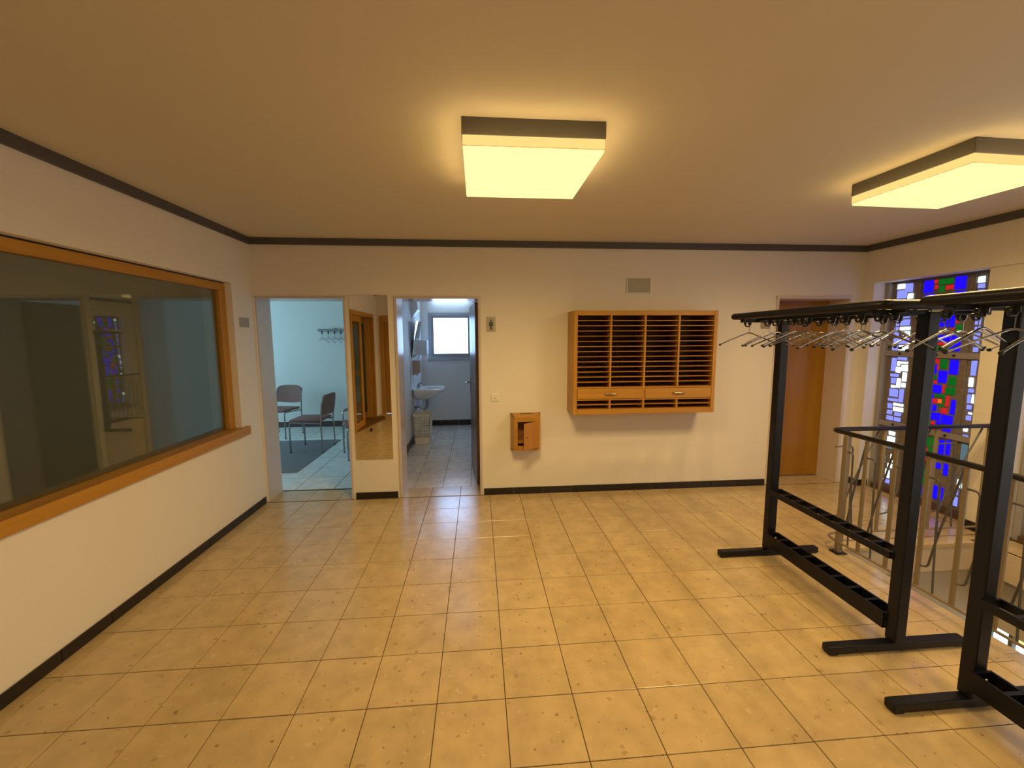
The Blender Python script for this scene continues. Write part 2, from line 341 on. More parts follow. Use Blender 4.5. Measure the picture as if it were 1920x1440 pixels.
# baseboards of black tiles
MBG = mat('baseboard_mortar', (.34, .29, .23), .85)
def baseboard(name, label, runs, m=MBB, h=.066, t=.011, L=.30):
    root = None; b = bmesh.new()
    for (x0, y0, x1, y1, nx, ny) in runs:      # thin mortar bed behind the tiles
        box(b, min(x0, x1, x0+nx*.004, x1+nx*.004), max(x0, x1, x0+nx*.004, x1+nx*.004), min(y0, y1, y0+ny*.004, y1+ny*.004), max(y0, y1, y0+ny*.004, y1+ny*.004), 0, h-.004)
    root = struct(name, b, MBG, label, 'baseboard')
    for (x0, y0, x1, y1, nx, ny) in runs:
        ln = math.hypot(x1-x0, y1-y0); k = max(1, round(ln/L)); dx, dy = (x1-x0)/ln, (y1-y0)/ln; g = .0016
        for i in range(k):
            a, c = ln*i/k+g, ln*(i+1)/k-g
            xs = sorted((x0+dx*a, x0+dx*c)); ys = sorted((y0+dy*a, y0+dy*c))
            if nx: xs = sorted((x0+nx*.001, x0+nx*t))
            if ny: ys = sorted((y0+ny*.001, y0+ny*t))
            ob('tile', B((*xs, *ys, .001, h), bev=.0015), m, root)
baseboard('baseboard_back', 'black tile baseboard along the back wall', [(-1.225, D, -.815, D, 0, -1), (.04, D, 3.045, D, 0, -1)])
baseboard('baseboard_left', 'black tile baseboard along the left wall', [(XL, 1.2, XL, D-.02, 1, 0)])
baseboard('baseboard_right', 'black tile baseboard by the stained glass window', [(XR, 3.975, XR, D-.01, -1, 0), (XR, 3.97, 4.12, 3.97, 0, -1), (XR+.025, 2.78, XR+.025, 3.025, -1, 0)])
baseboard('baseboard_washroom', 'black tile baseboard of the washroom', [(-1.01, 7.53, .9, 7.53, 0, -1), (-1.01, DB, -1.01, 7.5, 1, 0)], h=.10)
baseboard('baseboard_meeting_room', 'brown baseboard of the meeting room', [(-4.9, 7.65, -1.15, 7.65, 0, -1)], m=MBR, h=.10, L=1.2)
# ================================================================== DOORS
def frame_parts(root, x0, x1, top, face, m, left=True, y1=DB+.01, fz=None):
    """steel frame: lining of the reveal and a narrow face on the wall; x0,x1 clear opening"""
    t = .008; p = .010
    bs = []
    if left: ob('frame_side', B((x0-face, x0, D-p, D+.02, 0, top+face), bev=.003), m, root, world=True)
    ob('frame_side', B((x1, x1+face, D-p, D+.02, 0, top+face), bev=.003), m, root, world=True)
    ob('frame_head', B((x0-(face if left else 0), x1+face, D-p-.0005, D+.02, top, top+face), bev=.003), m, root, world=True)
    ob('jamb_lining', B((x0-t, x0, D+.02, y1, 0, top+t)), m, root, world=True)
    ob('jamb_lining', B((x1, x1+t, D+.02, y1, 0, top+t)), m, root, world=True)
    ob('head_lining', B((x0, x1, D+.02, y1, top, top+t)), m, root, world=True)
d1 = thing('door_1', 'open doorway to the meeting room with lilac grey frame', 'doorway', (-1.66, D, 0), kind='structure')
frame_parts(d1, -2.058, -1.266, 1.960, .022, MF, left=False)
d2 = thing('door_2', 'washroom doorway with lilac grey frame and open brown door', 'doorway', (-.38, D, 0), kind='structure')
frame_parts(d2, -.770, .002, 1.960, .026, MF)
leaf = ob('door_leaf', B((-.02, .02, 0, .76, .008, 1.955), bev=.002), WBR, d2); leaf.location = (.002+.38-.012, 4.365-D, 0); leaf.rotation_euler = (0, 0, math.radians(5.5))
bm = bmesh.new(); tube(bm, fil([(-.02, .70, 1.05), (-.075, .70, 1.05), (-.078, .58, 1.05)], .012), .009, 10); box(bm, -.026, -.02, .67, .73, .92, 1.10, bev=.002)
ob('handle', bm, MCH, leaf, smooth=True)
d3 = thing('door_3', 'closed orange wooden door set deep in a pinkish frame', 'door', (3.47, D, 0), kind='structure')
frame_parts(d3, 3.084, 3.860, 1.970, .030, MFR, y1=4.37)
dl = ob('door_leaf', B((3.076, 3.868, 4.330, 4.37, .006, 1.978)), WDR, d3, world=True)
bm = bmesh.new(); tube(bm, fil([(3.15, 4.33, 1.05), (3.15, 4.275, 1.05), (3.26, 4.275, 1.05)], .012), .009, 10)
ob('handle', bm, MCH, d3, smooth=True, world=True)
# glazed wooden doors behind the viewer, seen in the mirror
def glazed_leaf(root, w, h, rails, m, loc, rz, bow=False):
    s = .095; t = .045
    o = ob('leaf_stiles', B((0, s, -t/2, t/2, .01, h), (w-s, w, -t/2, t/2, .01, h), bev=.003), m, root); o.location = loc; o.rotation_euler = (0, 0, rz)
    for (z0, z1) in rails: ob('rail', B((s, w-s, -t/2, t/2, z0, z1), bev=.002), m, o)
    zz = sorted(rails)
    for a, b in zip(zz[:-1], zz[1:]): ob('glass_pane', B((s, w-s, -.004, .004, a[1], b[0])), MGL, o)
    if bow:
        ob('bow_handle', T(fil([(w*.5, -.02, .72), (w*.5, -.075, .78), (w*.5-.17, -.085, .98), (w*.5, -.075, 1.18), (w*.5, -.02, 1.24)], .08, 6), .022, 10, r2=.016), WZ, o, smooth=True)
    return o
d4 = thing('door_4', 'wooden glazed door in the left wall with curved handle', 'door', (XL, .39, 0), kind='structure')
ob('frame_post', B((XL-.10, XL+.02, -.36, -.29, 0, 2.06), bev=.003), WZ, d4, world=True)
ob('frame_post', B((XL-.10, XL+.02, 1.07, 1.14, 0, 2.06), bev=.003), WZ, d4, world=True)
ob('frame_head', B((XL-.10, XL+.02, -.29, 1.07, 1.985, 2.06), bev=.003), WY, d4, world=True)
glazed_leaf(d4, .62, 1.98, [(.01, .12), (1.88, 1.98)], WZ, (-.03, 1.065-.39, 0), -math.pi/2, bow=True)
glazed_leaf(d4, .72, 1.98, [(.01, .12), (1.88, 1.98)], WZ, (-.05, -.26-.39, 0), math.radians(172))
d5 = thing('door_5', 'wooden glazed door in the rear wall', 'door', (-1.54, -.68, 0), kind='structure')
ob('frame_post', B((-2.03, -1.95, -.80, -.66, 0, 2.05), bev=.003), WZ, d5, world=True)
ob('frame_post', B((-1.13, -1.05, -.80, -.66, 0, 2.05), bev=.003), WZ, d5, world=True)
ob('frame_head', B((-1.95, -1.13, -.80, -.66, 1.93, 2.05), bev=.003), WX, d5, world=True)
glazed_leaf(d5, .80, 1.92, [(.01, .25), (.80, .93), (1.82, 1.92)], WZ, (-1.94+1.54, -.06, 0), 0)
# ================================================================== WINDOWS
w1 = thing('window_1', 'wide interior window with orange wooden frame in the left wall', 'window', (XL, 2.47, .735), kind='structure')
GXp, FX = -2.165, -2.132
ob('glass_pane', B((GXp-.004, GXp+.004, WIN_Y0+.01, WIN_Y1-.01, .76, 2.05)), MGL, w1, world=True)
ob('frame_head', B((GXp-.03, FX, WIN_Y0+.001, WIN_Y1-.002, 1.990, 2.053), bev=.003), WY, w1, world=True)
ob('frame_side', B((GXp-.03, FX, WIN_Y1-.082, WIN_Y1-.002, .812, 1.990), bev=.003), WZ, w1, world=True)
ob('frame_side', B((GXp-.03, FX, WIN_Y0+.001, WIN_Y0+.08, .812, 1.990), bev=.003), WZ, w1, world=True)
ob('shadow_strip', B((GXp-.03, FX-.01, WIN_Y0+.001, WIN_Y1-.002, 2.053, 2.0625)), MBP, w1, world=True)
ob('sill', B((GXp-.03, XL+.032, WIN_Y0-.1, 3.845, .738, .812), bev=.004), WY, w1, world=True)
w11 = thing('window_11', 'unseen blind covered window added to light the dark side room', 'window', (-5.0, 2.2, .9), kind='structure')  # added glowing window, out of view, brightens the side room
ob('blind', B((-5.0, -4.985, 1.2, 3.0, .95, 2.05)), MBW, w11, world=True)
for (a, b_, c, d_) in ((1.14, 1.2, .9, 2.1), (3.0, 3.06, .9, 2.1), (1.2, 3.0, .9, .95), (1.2, 3.0, 2.05, 2.1)): ob('frame_bar', B((-5.0, -4.96, a, b_, c, d_), bev=.003), MWP, w11, world=True)
# washroom window
w2 = thing('window_2', 'bright frosted washroom window with grey frame', 'window', (-.48, 7.53, 1.215), kind='structure')
MWG = mat('window_grey_paint', (.42, .44, .46), .4)
def rect_frame(root, name, x0, x1, z0, z1, w, y0, y1, m):
    ob(name, B((x0, x0+w, y0, y1, z0, z1), (x1-w, x1, y0, y1, z0, z1), (x0+w, x1-w, y0, y1, z0, z0+w), (x0+w, x1-w, y0, y1, z1-w, z1)), m, root, world=True)
rect_frame(w2, 'outer_frame', -.875, -.09, 1.22, 2.03, .045, 7.525, 7.60, MWG)
rect_frame(w2, 'sash', -.83, -.135, 1.265, 1.985, .045, 7.515, 7.58, MWF)
ob('glass_pane', B((-.79, -.175, 7.545, 7.555, 1.30, 1.95)), MWC, w2, world=True)
bm = B((-.165, -.145, 7.495, 7.515, 1.58, 1.70), bev=.002); tube(bm, fil([(-.155, 7.505, 1.64), (-.155, 7.47, 1.64), (-.235, 7.465, 1.64)], .01), .007, 8)
ob('handle', bm, MCD, w2, world=True)
ob('sill', B((-.90, -.065, 7.50, 7.54, 1.195, 1.22), bev=.003), MWG, w2, world=True)
# meeting room window (in its left wall)
w3 = thing('window_3', 'large window in the left wall of the meeting room', 'window', (-5.0, 6.05, .8), kind='structure')
ob('glass_pane', B((-5.11, -5.10, 4.95, 7.15, .85, 2.25)), MRW, w3, world=True)
for (a, b, c, d) in ((4.9, 4.96, .8, 2.3), (7.14, 7.2, .8, 2.3), (6.02, 6.08, .8, 2.3), (4.9, 7.2, .8, .86), (4.9, 7.2, 2.24, 2.3)):
    ob('frame_bar', B((-5.14, -5.06, a, b, c, d), bev=.003), MWP, w3, world=True)
# ---- stained glass windows (coloured chunks set in concrete)
PIECES=[('W',0.092,0.169,2.04,2.096),('W',0.201,0.255,1.936,1.996),('W',0.154,0.259,1.636,1.677),('W',0.19,0.26,1.585,1.632),('W',0.162,0.257,1.441,1.499),('L',0.17,0.247,2.001,2.095),('L',0.095,0.196,1.946,2.036),('L',0.099,0.243,1.839,1.938),('L',0.102,0.245,1.753,1.836),('L',0.103,0.25,1.681,1.749),('L',0.101,0.154,1.571,1.679),('L',0.103,0.257,1.502,1.568),('L',0.092,0.159,1.438,1.498),('L',0.106,0.157,1.229,1.373),('L',0.16,0.257,1.344,1.381),('L',0.106,0.191,1.174,1.214),('L',0.115,0.169,1.106,1.169),('L',0.112,0.202,0.971,1.061),('L',0.211,0.257,0.928,1.07),('L',0.103,0.209,0.927,0.965),('L',0.105,0.158,0.851,0.914),('L',0.104,0.165,0.79,0.842),('L',0.106,0.178,0.734,0.784),('L',0.182,0.254,0.786,0.829),('L',0.183,0.252,0.73,0.782),('W',0.159,0.195,1.287,1.34),('W',0.198,0.271,1.311,1.338),('W',0.209,0.273,1.239,1.308),('W',0.153,0.205,1.219,1.283),('W',0.225,0.271,1.137,1.233),('W',0.174,0.218,1.069,1.17),('W',0.12,0.174,1.065,1.098),('W',0.226,0.268,1.077,1.131),('W',0.161,0.266,0.887,0.92),('W',0.166,0.267,0.834,0.883),('W',0.145,0.215,0.581,0.63),('W',0.135,0.217,0.515,0.574),('W',0.187,0.235,0.343,0.399),('W',0.163,0.235,0.247,0.299),('W',0.208,0.232,0.31,0.341),('W',0.148,0.196,0.137,0.232),('L',0.132,0.204,0.08,0.129),('T',0.1,0.142,0.32,0.366),('T',0.101,0.147,0.281,0.312),('W',0.762,0.819,2.019,2.077),('L',0.766,0.822,1.973,2.017),('L',0.769,0.825,1.907,1.968),('L',0.771,0.825,1.786,1.902),('L',0.774,0.821,1.745,1.78),('L',0.777,0.824,1.67,1.743),('L',0.779,0.828,1.617,1.664),('L',0.778,0.827,1.547,1.611),('L',0.781,0.828,1.5,1.541),('L',0.784,0.826,1.444,1.494),('B',0.338,0.427,1.979,2.099),('B',0.595,0.684,1.982,2.1),('B',0.353,0.45,1.881,1.972),('B',0.603,0.688,1.849,1.977),('B',0.487,0.556,1.659,1.798),('B',0.559,0.631,1.657,1.781),('B',0.509,0.611,1.53,1.596),('B',0.613,0.686,1.543,1.595),('B',0.607,0.696,1.448,1.54),('B',0.458,0.539,1.805,1.868),('R',0.426,0.461,2.055,2.096),('R',0.434,0.466,2.004,2.048),('R',0.524,0.594,1.991,2.032),('R',0.559,0.631,1.614,1.654),('R',0.485,0.599,1.498,1.527),('R',0.637,0.664,1.692,1.729),('R',0.545,0.606,1.806,1.856),('R',0.468,0.482,1.749,1.787),('G',0.464,0.589,2.038,2.094),('G',0.47,0.522,1.973,2.039),('G',0.456,0.598,1.871,1.962),('G',0.643,0.691,1.613,1.686),('G',0.48,0.603,1.451,1.495),('G',0.631,0.679,1.731,1.801),('L',0.786,0.831,1.246,1.379),('L',0.787,0.832,1.1,1.141),('L',0.783,0.815,1.007,1.093),('L',0.787,0.83,0.957,1.002),('L',0.785,0.828,0.94,0.95),('L',0.792,0.834,0.861,0.909),('W',0.782,0.822,1.148,1.235),('W',0.818,0.838,1.011,1.096),('W',0.804,0.838,0.915,0.939),('W',0.783,0.82,0.762,0.8),('R',0.484,0.542,1.33,1.381),('R',0.528,0.545,1.278,1.328),('R',0.49,0.54,1.148,1.184),('R',0.588,0.609,1.069,1.152),('R',0.626,0.658,0.955,1.054),('R',0.517,0.557,0.968,1.015),('R',0.599,0.649,0.884,0.944),('R',0.525,0.562,0.769,0.806),('R',0.546,0.613,0.723,0.745),('R',0.486,0.521,0.506,0.548),('O',0.559,0.596,0.974,1.018),('G',0.548,0.61,1.283,1.381),('G',0.483,0.535,1.187,1.231),('G',0.631,0.691,1.14,1.231),('G',0.614,0.694,1.062,1.134),('G',0.531,0.618,1.025,1.062),('G',0.599,0.622,0.98,1.026),('G',0.561,0.627,0.943,0.972),('G',0.483,0.514,0.76,0.88),('G',0.479,0.542,0.558,0.651),('G',0.545,0.578,0.572,0.664),('G',0.525,0.577,0.516,0.56),('B',0.622,0.699,1.241,1.378),('B',0.483,0.528,1.236,1.326),('B',0.541,0.619,1.156,1.277),('B',0.497,0.585,1.063,1.146),('B',0.478,0.528,1.011,1.052),('B',0.484,0.518,0.89,1.006),('B',0.523,0.56,0.897,0.963),('B',0.666,0.711,0.89,1.027),('B',0.516,0.601,0.814,0.89),('B',0.607,0.7,0.793,0.882),('B',0.565,0.607,0.778,0.815),('B',0.618,0.694,0.729,0.775),('B',0.611,0.658,0.506,0.653),('B',0.67,0.707,0.522,0.663),('W',0.783,0.811,0.266,0.343),('W',0.821,0.84,0.265,0.313),('L',0.777,0.804,0.193,0.258),('L',0.772,0.807,0.092,0.183),('T',0.801,0.82,0.357,0.405),('R',0.484,0.532,0.389,0.455),('G',0.48,0.534,0.278,0.379),('G',0.48,0.538,0.192,0.269),('B',0.604,0.649,0.377,0.438),('B',0.664,0.707,0.332,0.448),('B',0.473,0.515,0.078,0.18),('B',0.601,0.646,0.093,0.226),('B',0.656,0.689,0.092,0.226)]
PIECES += [('B', .345, .40, 1.2, 1.378), ('G', .405, .476, 1.25, 1.378), ('B', .345, .478, 1.01, 1.19), ('R', .35, .40, .90, 1.0), ('B', .405, .476, .74, 1.0), ('G', .345, .40, .74, .89),
           ('B', .36, .455, 1.66, 1.795), ('G', .36, .47, 1.45, 1.60), ('G', .345, .474, .46, .65), ('B', .345, .468, .20, .44), ('R', .36, .42, .08, .18),
           ('T', .10, .20, .44, .50), ('T', .105, .135, .54, .62), ('L', .785, .83, .68, .74), ('T', .785, .835, .45, .66)]
def stained(name, label, ytop, width=.885, z0=0., gx=4.165):
    """bay whose far edge is at y = ytop; glass looks towards -X"""
    w = thing(name, label, 'window', (gx, ytop-width/2, z0), kind='structure')
    y0 = ytop-width
    ob('concrete_panel', B((gx+.004, gx+.06, y0, ytop-.05, .04, 2.118)), MCO, w, world=True)
    ob('side_frame', B((gx-.03, gx+.06, ytop-.05, ytop-.005, 0, 2.118), bev=.003), MWF, w, world=True)
    ob('head_frame', B((gx-.02, gx+.06, y0, ytop-.05, 2.098, 2.118), bev=.002), MT, w, world=True)
    ob('foot_frame', B((gx-.05, gx+.06, y0, ytop-.05, 0, .055), bev=.004), MBR, w, world=True)
    for z in (1.412, .70):
        r = ob('cross_bar', B((gx-.022, gx+.004, y0, ytop-.05, z-.026, z+.026), bev=.003), MWF, w, world=True)
        for u in (.20, .53, .67): ob('bolt', cyl(bmesh.new(), (gx-.024, ytop-u, z), .011, .008, 'X', 8), MBP, r, world=True)
    for u in (.300, .735): ob('mullion', B((gx-.006, gx+.004, ytop-u-.022, ytop-u+.022, .055, 2.098), bev=.002), MCO, w, world=True)
    rnd = random.Random(3)
    for (c, a, b, p, q) in PIECES:
        if q-p < .008 or b > width-.005: continue
        g = .003; k = .004
        ya, yb = ytop-b+g, ytop-a-g
        poly = [(ya+rnd.uniform(0, k), p+g+rnd.uniform(0, k)), (yb-rnd.uniform(0, k), p+g+rnd.uniform(0, k)), (yb-rnd.uniform(0, k), q-g-rnd.uniform(0, k)), (ya+rnd.uniform(0, k), q-g-rnd.uniform(0, k))]
        d = rnd.uniform(0, .005)
        ob('glass_piece', prism(bmesh.new(), poly, gx-.002-d, gx+.012, 'X'), GL[c], w, world=True)
    return w
sg1 = stained('window_4', 'tall stained glass window of blue green red and white pieces beside the orange door', 3.97, width=.94)
sg2 = stained('window_5', 'stained glass window bay above the stairs at the right edge', 2.765)
sg3 = stained('window_6', 'stained glass window behind the viewer reflected in the left pane', -1.625)
for n_, yt in ((8, 1.57), (9, .37), (10, -.515)):  # bays out of view, added to bring daylight onto the lower walls
    w = thing('window_%d' % n_, 'added unseen pale stairwell window bay %s' % {8: 'nearest the coloured bays', 9: 'in the middle of the stairs', 10: 'at the head of the stairs'}[n_], 'window', (4.165, yt-.44, 0), kind='structure')
    for k in range(3): ob('frame_post', B((4.14, 4.20, yt-.885+.4275*k, yt-.885+.03+.4275*k, 0, 2.118), bev=.003), MWF, w, world=True)
    for k in range(5): ob('frame_rail', B((4.145, 4.195, yt-.885, yt, .522*k, .522*k+.03), bev=.003), MWF, w, world=True)
    for k in range(2):
        for j in range(4): ob('glass_pane', B((4.165, 4.172, yt-.853+.4275*k, yt-.459+.4275*k, .532+.522*j-.50, .52+.522*j)), MHW, w, world=True)
w7 = thing('window_7', 'lower stairwell window of pale white and yellow panes', 'window', (4.1, 2.35, -1.5), kind='structure')
ob('frame_post', B((4.0, 4.10, 2.745, 2.79, -1.5, -.66), bev=.003), mat('dark_green_frame', (.02, .05, .025), .4), w7, world=True)
yy = 2.745; rnd = random.Random(5)
for k, ww in enumerate((.14, .16, .15, .16, .16)):
    ob('mullion', B((4.03, 4.10, yy-ww, yy-ww+.025, -1.5, -.66)), MCO, w7, world=True)
    z = -.67
    while z > -1.46:
        hh = rnd.uniform(.05, .11); c = 'W' if k == 0 else rnd.choice('YYPW')
        ob('glass_piece', B((4.06, 4.075, yy-ww+.030, yy-.006, max(z-hh, -1.49), z-.006)), GL[c], w7, world=True); z -= hh
    yy -= ww
ob('foot_frame', B((4.04, 4.2, 1.9, 2.745, -1.5, -1.48)), MCO, w7, world=True)
ob('back_panel', B((4.10, 4.2, 1.9, 2.79, -1.5, -.66)), MCO, w7, world=True)
# ================================================================== CEILING LAMPS
def lamp(label, loc, rz):
    t = thing('ceiling_lamp', label, 'lamp', loc, rz, 'square ceiling lamps')
    h = .31
    ob('housing', B((-h, h, -h, h, -.068, .004), bev=.002), MLM, t)
    d = ob('diffuser', B((-h+.005, h-.005, -h+.005, h-.005, -.122, -.108), bev=.003), MDI, t)
    ob('diffuser_rim', B((-h+.004, h-.004, -h+.004, -h+.010, -.110, -.066), (-h+.004, h-.004, h-.010, h-.004, -.110, -.066), (-h+.004, -h+.010, -h+.010, h-.010, -.110, -.066), (h-.010, h-.004, -h+.010, h-.010, -.110, -.066)), MDS, t)
    e = .0012; z = -.112                         # seam round the diffuser rim
    ob('seam', B((-h+.003, h-.003, -h+.0025, -h+.004, z, z+.003), (-h+.003, h-.003, h-.004, h-.0025, z, z+.003), (-h+.0025, -h+.004, -h+.003, h-.003, z, z+.003), (h-.004, h-.0025, -h+.003, h-.003, z, z+.003)), MTA, d)
    k = 0
    def pt(p, w, kind='SPOT'):
        L = bpy.data.lights.new('unseen_lamp_light', kind); L.energy = w; L.color = LAMP_COL; L.shadow_soft_size = 0  # unseen lights added outside the diffuser carry the lamp's output
        if kind == 'SPOT': L.spot_size = math.radians(178); L.spot_blend = 1.0
        o = bpy.data.objects.new('unseen_lamp_light', L); C.objects.link(o); o.parent = t; o.location = p
    for i in range(4):
        for j in range(4): pt((-.21+.14*i, -.21+.14*j, -.128), LAMP_W)
    for a in [-.28+.07*q for q in range(9)]:
        for s in (-1, 1): pt((a, s*(h+.045), -.100), SIDE_W, 'POINT'); pt((s*(h+.045), a, -.100), SIDE_W, 'POINT')
    return t
lamp('square ceiling lamp above the middle of the hall', (.252, 2.16, 2.503), 0)
lamp('square ceiling lamp near the right wall above the coat racks', (2.615, 2.18, 2.503), math.radians(2.5))
lamp('square ceiling lamp behind the viewer reflected in the left pane', (1.99, -.60, 2.503), 0)
# ================================================================== MAILBOX UNIT
MX0, MX1, MZ0, MZ1, MY0 = .886, 2.274, .856, 1.834, D-.28
mb = thing('mailbox_cabinet', 'wooden pigeonhole mailbox unit with many slots and two drawers', 'cabinet', ((MX0+MX1)/2, D, MZ0))
t = .036
ob('side_panel', B((MX0, MX0+t, MY0, D-.002, MZ0, MZ1), bev=.003), WZ, mb, world=True)
ob('side_panel', B((MX1-t, MX1, MY0, D-.002, MZ0, MZ1), bev=.003), WZ, mb, world=True)
ob('top_panel', B((MX0+t, MX1-t, MY0+.001, D-.002, MZ1-.045, MZ1-.001), bev=.003), WX, mb, world=True)
ob('bottom_panel', B((MX0+t, MX1-t, MY0+.001, D-.002, MZ0+.001, MZ0+.052), bev=.003), WX, mb, world=True)
ob('back_panel', B((MX0+t, MX1-t, D-.014, D-.002, MZ0+.05, MZ1-.045)), WDK, mb, world=True)
cx = [MX0+t, 1.240, 1.569, 1.900, MX1-t]; hw = .008
ob('divider', B((cx[2]-hw, cx[2]+hw, MY0+.006, D-.014, MZ0+.052, MZ1-.045)), WZ, mb, world=True)
for q in (1, 3):
    ob('divider', B((cx[q]-hw, cx[q]+hw, MY0+.006, D-.014, 1.118, MZ1-.045)), WZ, mb, world=True)
    ob('divider', B((cx[q]-hw, cx[q]+hw, MY0+.006, D-.014, MZ0+.052, .992)), WZ, mb, world=True)
for z in (1.111, .997): ob('drawer_rail', B((MX0+t, cx[2]-hw, MY0+.006, D-.014, z-.006, z+.006)), WX, mb, world=True); ob('drawer_rail', B((cx[2]+hw, MX1-t, MY0+.006, D-.014, z-.006, z+.006)), WX, mb, world=True)
zt, zb = MZ1-.045, 1.117
for i in range(1, 14):
    z = zt-(zt-zb)*i/14
    for c in range(4): ob('slot_shelf', B((cx[c]+hw*(c > 0), cx[c+1]-hw*(c < 3), MY0+.008, D-.014, z-.0028, z+.0028)), WX, mb, world=True)
for c in range(4): ob('slot_shelf', B((cx[c]+hw*(c > 0), cx[c+1]-hw*(c < 3), MY0+.008, D-.014, .946, .9516)), WX, mb, world=True)
for (a, b) in ((cx[0]+.003, cx[2]-hw-.003), (cx[2]+hw+.003, cx[4]-.003)):
    dr = ob('drawer', B((a, b, MY0-.002, D-.06, 1.006, 1.102), bev=.002), WX, mb, world=True)
    m = (a+b)/2
    ob('handle', T(fil([(m-.05, MY0, 1.056), (m-.05, MY0-.024, 1.056), (m+.05, MY0-.024, 1.056), (m+.05, MY0, 1.056)], .012), .0055, 8), MCD, dr, smooth=True, world=True)
# ================================================================== SMALL WALL BOX
bx = thing('wall_box', 'small wooden letter box with its door ajar', 'box', (.46, D, .465))
def frus(bm, b0, b1, y0, y1):
    (xa, xb, za, zb), (xc, xd, zc, zd) = b0, b1
    v = [bm.verts.new(p) for p in ((xa, y0, za), (xb, y0, za), (xb, y0, zb), (xa, y0, zb), (xc, y1, zc), (xd, y1, zc), (xd, y1, zd), (xc, y1, zd))]
    for f in ((0, 1, 2, 3), (4, 5, 6, 7), (0, 1, 5, 4), (1, 2, 6, 5), (2, 3, 7, 6), (3, 0, 4, 7)): bm.faces.new([v[i] for i in f])
    return bm
yb, yf = D-.002, D-.13; yg = yf-.003
def quad_panel(p, q, r, s, th, into):   # slab from four corners, thickened along 'into'
    bm = bmesh.new(); n = Vector(into)*th
    a = [bm.verts.new(x) for x in (p, q, r, s)]; c = [bm.verts.new(Vector(x)+n) for x in (p, q, r, s)]
    bm.faces.new(a); bm.faces.new(c[::-1])
    for i in range(4): bm.faces.new((a[i], c[i], c[(i+1) % 4], a[(i+1) % 4]))
    return bm
Bk = (.311, .612, .465, .840); Fr = (.338, .594, .486, .815)
ob('side_panel', quad_panel((Bk[0], yb, Bk[2]), (Bk[0], yb, Bk[3]), (Fr[0], yf, Fr[3]), (Fr[0], yf, Fr[2]), .012, (1, 0, 0)), WZ, bx, world=True)
ob('side_panel', quad_panel((Bk[1], yb, Bk[2]), (Bk[1], yb, Bk[3]), (Fr[1], yf, Fr[3]), (Fr[1], yf, Fr[2]), .012, (-1, 0, 0)), WZ, bx, world=True)
tp = ob('top_panel', quad_panel((Bk[0], yb, Bk[3]), (Bk[1], yb, Bk[3]), (Fr[1], yf, Fr[3]), (Fr[0], yf, Fr[3]), .012, (0, 0, -1)), WX, bx, world=True)
ob('slot', quad_panel((.41, D-.04, .8345), (.53, D-.04, .8345), (.53, D-.028, .8365), (.41, D-.028, .8365), .001, (0, 0, 1)), MBP, tp, world=True)
ob('bottom_panel', quad_panel((Bk[0], yb, Bk[2]), (Bk[1], yb, Bk[2]), (Fr[1], yf, Fr[2]), (Fr[0], yf, Fr[2]), .012, (0, 0, 1)), WX, bx, world=True)
ob('back_panel', B((.32, .60, D-.010, D-.002, .475, .83)), WDK, bx, world=True)
ob('front_frame', B((Fr[0], .373, yg, yf+.012, Fr[2], Fr[3]), (.373, Fr[1], yg, yf+.012, .772, Fr[3]), (.566, Fr[1], yg, yf+.012, Fr[2], .772), (.373, .566, yg, yf+.012, Fr[2], .53)), WX, bx, world=True)
ob('inner_shelf', B((.352, .58, yf+.013, D-.012, .555, .562)), WX, bx, world=True)
dr = ob('door', B((-.195, 0, -.012, 0, 0, .262), bev=.0015), wood('box_door', (.50, .24, .045), (.42, .19, .03), 'Z'), bx); dr.location = (.568-.46, yf-.004-D, .515-.465); dr.rotation_euler = (0, 0, math.radians(40))
ob('lock', cyl(bmesh.new(), (-.165, -.013, .125), .006, .004, 'Y', 10), MBP, dr)
# ================================================================== WALL PLATES, MIRROR, GRILLE
mr = thing('wall_mirror', 'tall narrow wall mirror between the two left doorways', 'mirror', (-1.03, D, .402))
ob('mirror_glass', B((-1.207, -.851, D-.008, D-.003, .402, 1.992)), MMI, mr, world=True)
ob('backing', B((-1.203, -.855, D-.003, D-.0005, .406, 1.988)), MBP, mr, world=True)
v = thing('ventilation_grille', 'grey square vent grille high above the mailboxes', 'vent', (1.597, D, 2.02))
rect_frame(v, 'frame', 1.474, 1.720, 2.016, 2.172, .008, D-.012, D-.001, MWP)
ob('mesh_panel', B((1.482, 1.712, D-.006, D-.001, 2.024, 2.164)), MGY, v, world=True)
repeat('slat', B((-.115, .115, -.004, .002, -.0018, .0018)), MGY, v, [(0, -.006, .012+.0145*k) for k in range(10)])
def plate(name, label, x0, x1, z0, z1, m):
    p = thing(name, label, 'sign', ((x0+x1)/2, D, z0)); ob('plate', B((x0, x1, D-.008, D-.0005, z0, z1), bev=.003), m, p, world=True); return p
s1 = plate('washroom_sign', 'grey sign with standing man pictogram beside the washroom door', .084, .172, 1.645, 1.790, MPL)
bm = bmesh.new(); x = .128; y0, y1 = D-.0095, D-.0078
cyl(bm, (x, (y0+y1)/2, 1.754), .0105, .0017, 'Y', 12)
prism(bm, [(x-.020, 1.740), (x+.020, 1.740), (x+.021, 1.702), (x+.014, 1.702), (x+.013, 1.712), (x+.0125, 1.664), (x+.001, 1.664), (x+.001, 1.70), (x-.001, 1.70), (x-.001, 1.664), (x-.0125, 1.664), (x-.013, 1.712), (x-.014, 1.702), (x-.021, 1.702)], y0, y1)
ob('pictogram', bm, MIN, s1, world=True)
plate('door_sign', 'small grey sign plate beside the orange door', 2.90, 3.005, 1.667, 1.762, MPT)
ls = thing('door_sign', 'small grey sign plate on the left wall next to the window', 'sign', (XL, 3.92, 1.695)); ob('plate', B((XL+.0005, XL+.008, 3.848, 3.992, 1.692, 1.774), bev=.003), MPT, ls, world=True)
sw = thing('light_switch', 'white square wall switch beside the washroom door', 'switch', (.16, D, .958))
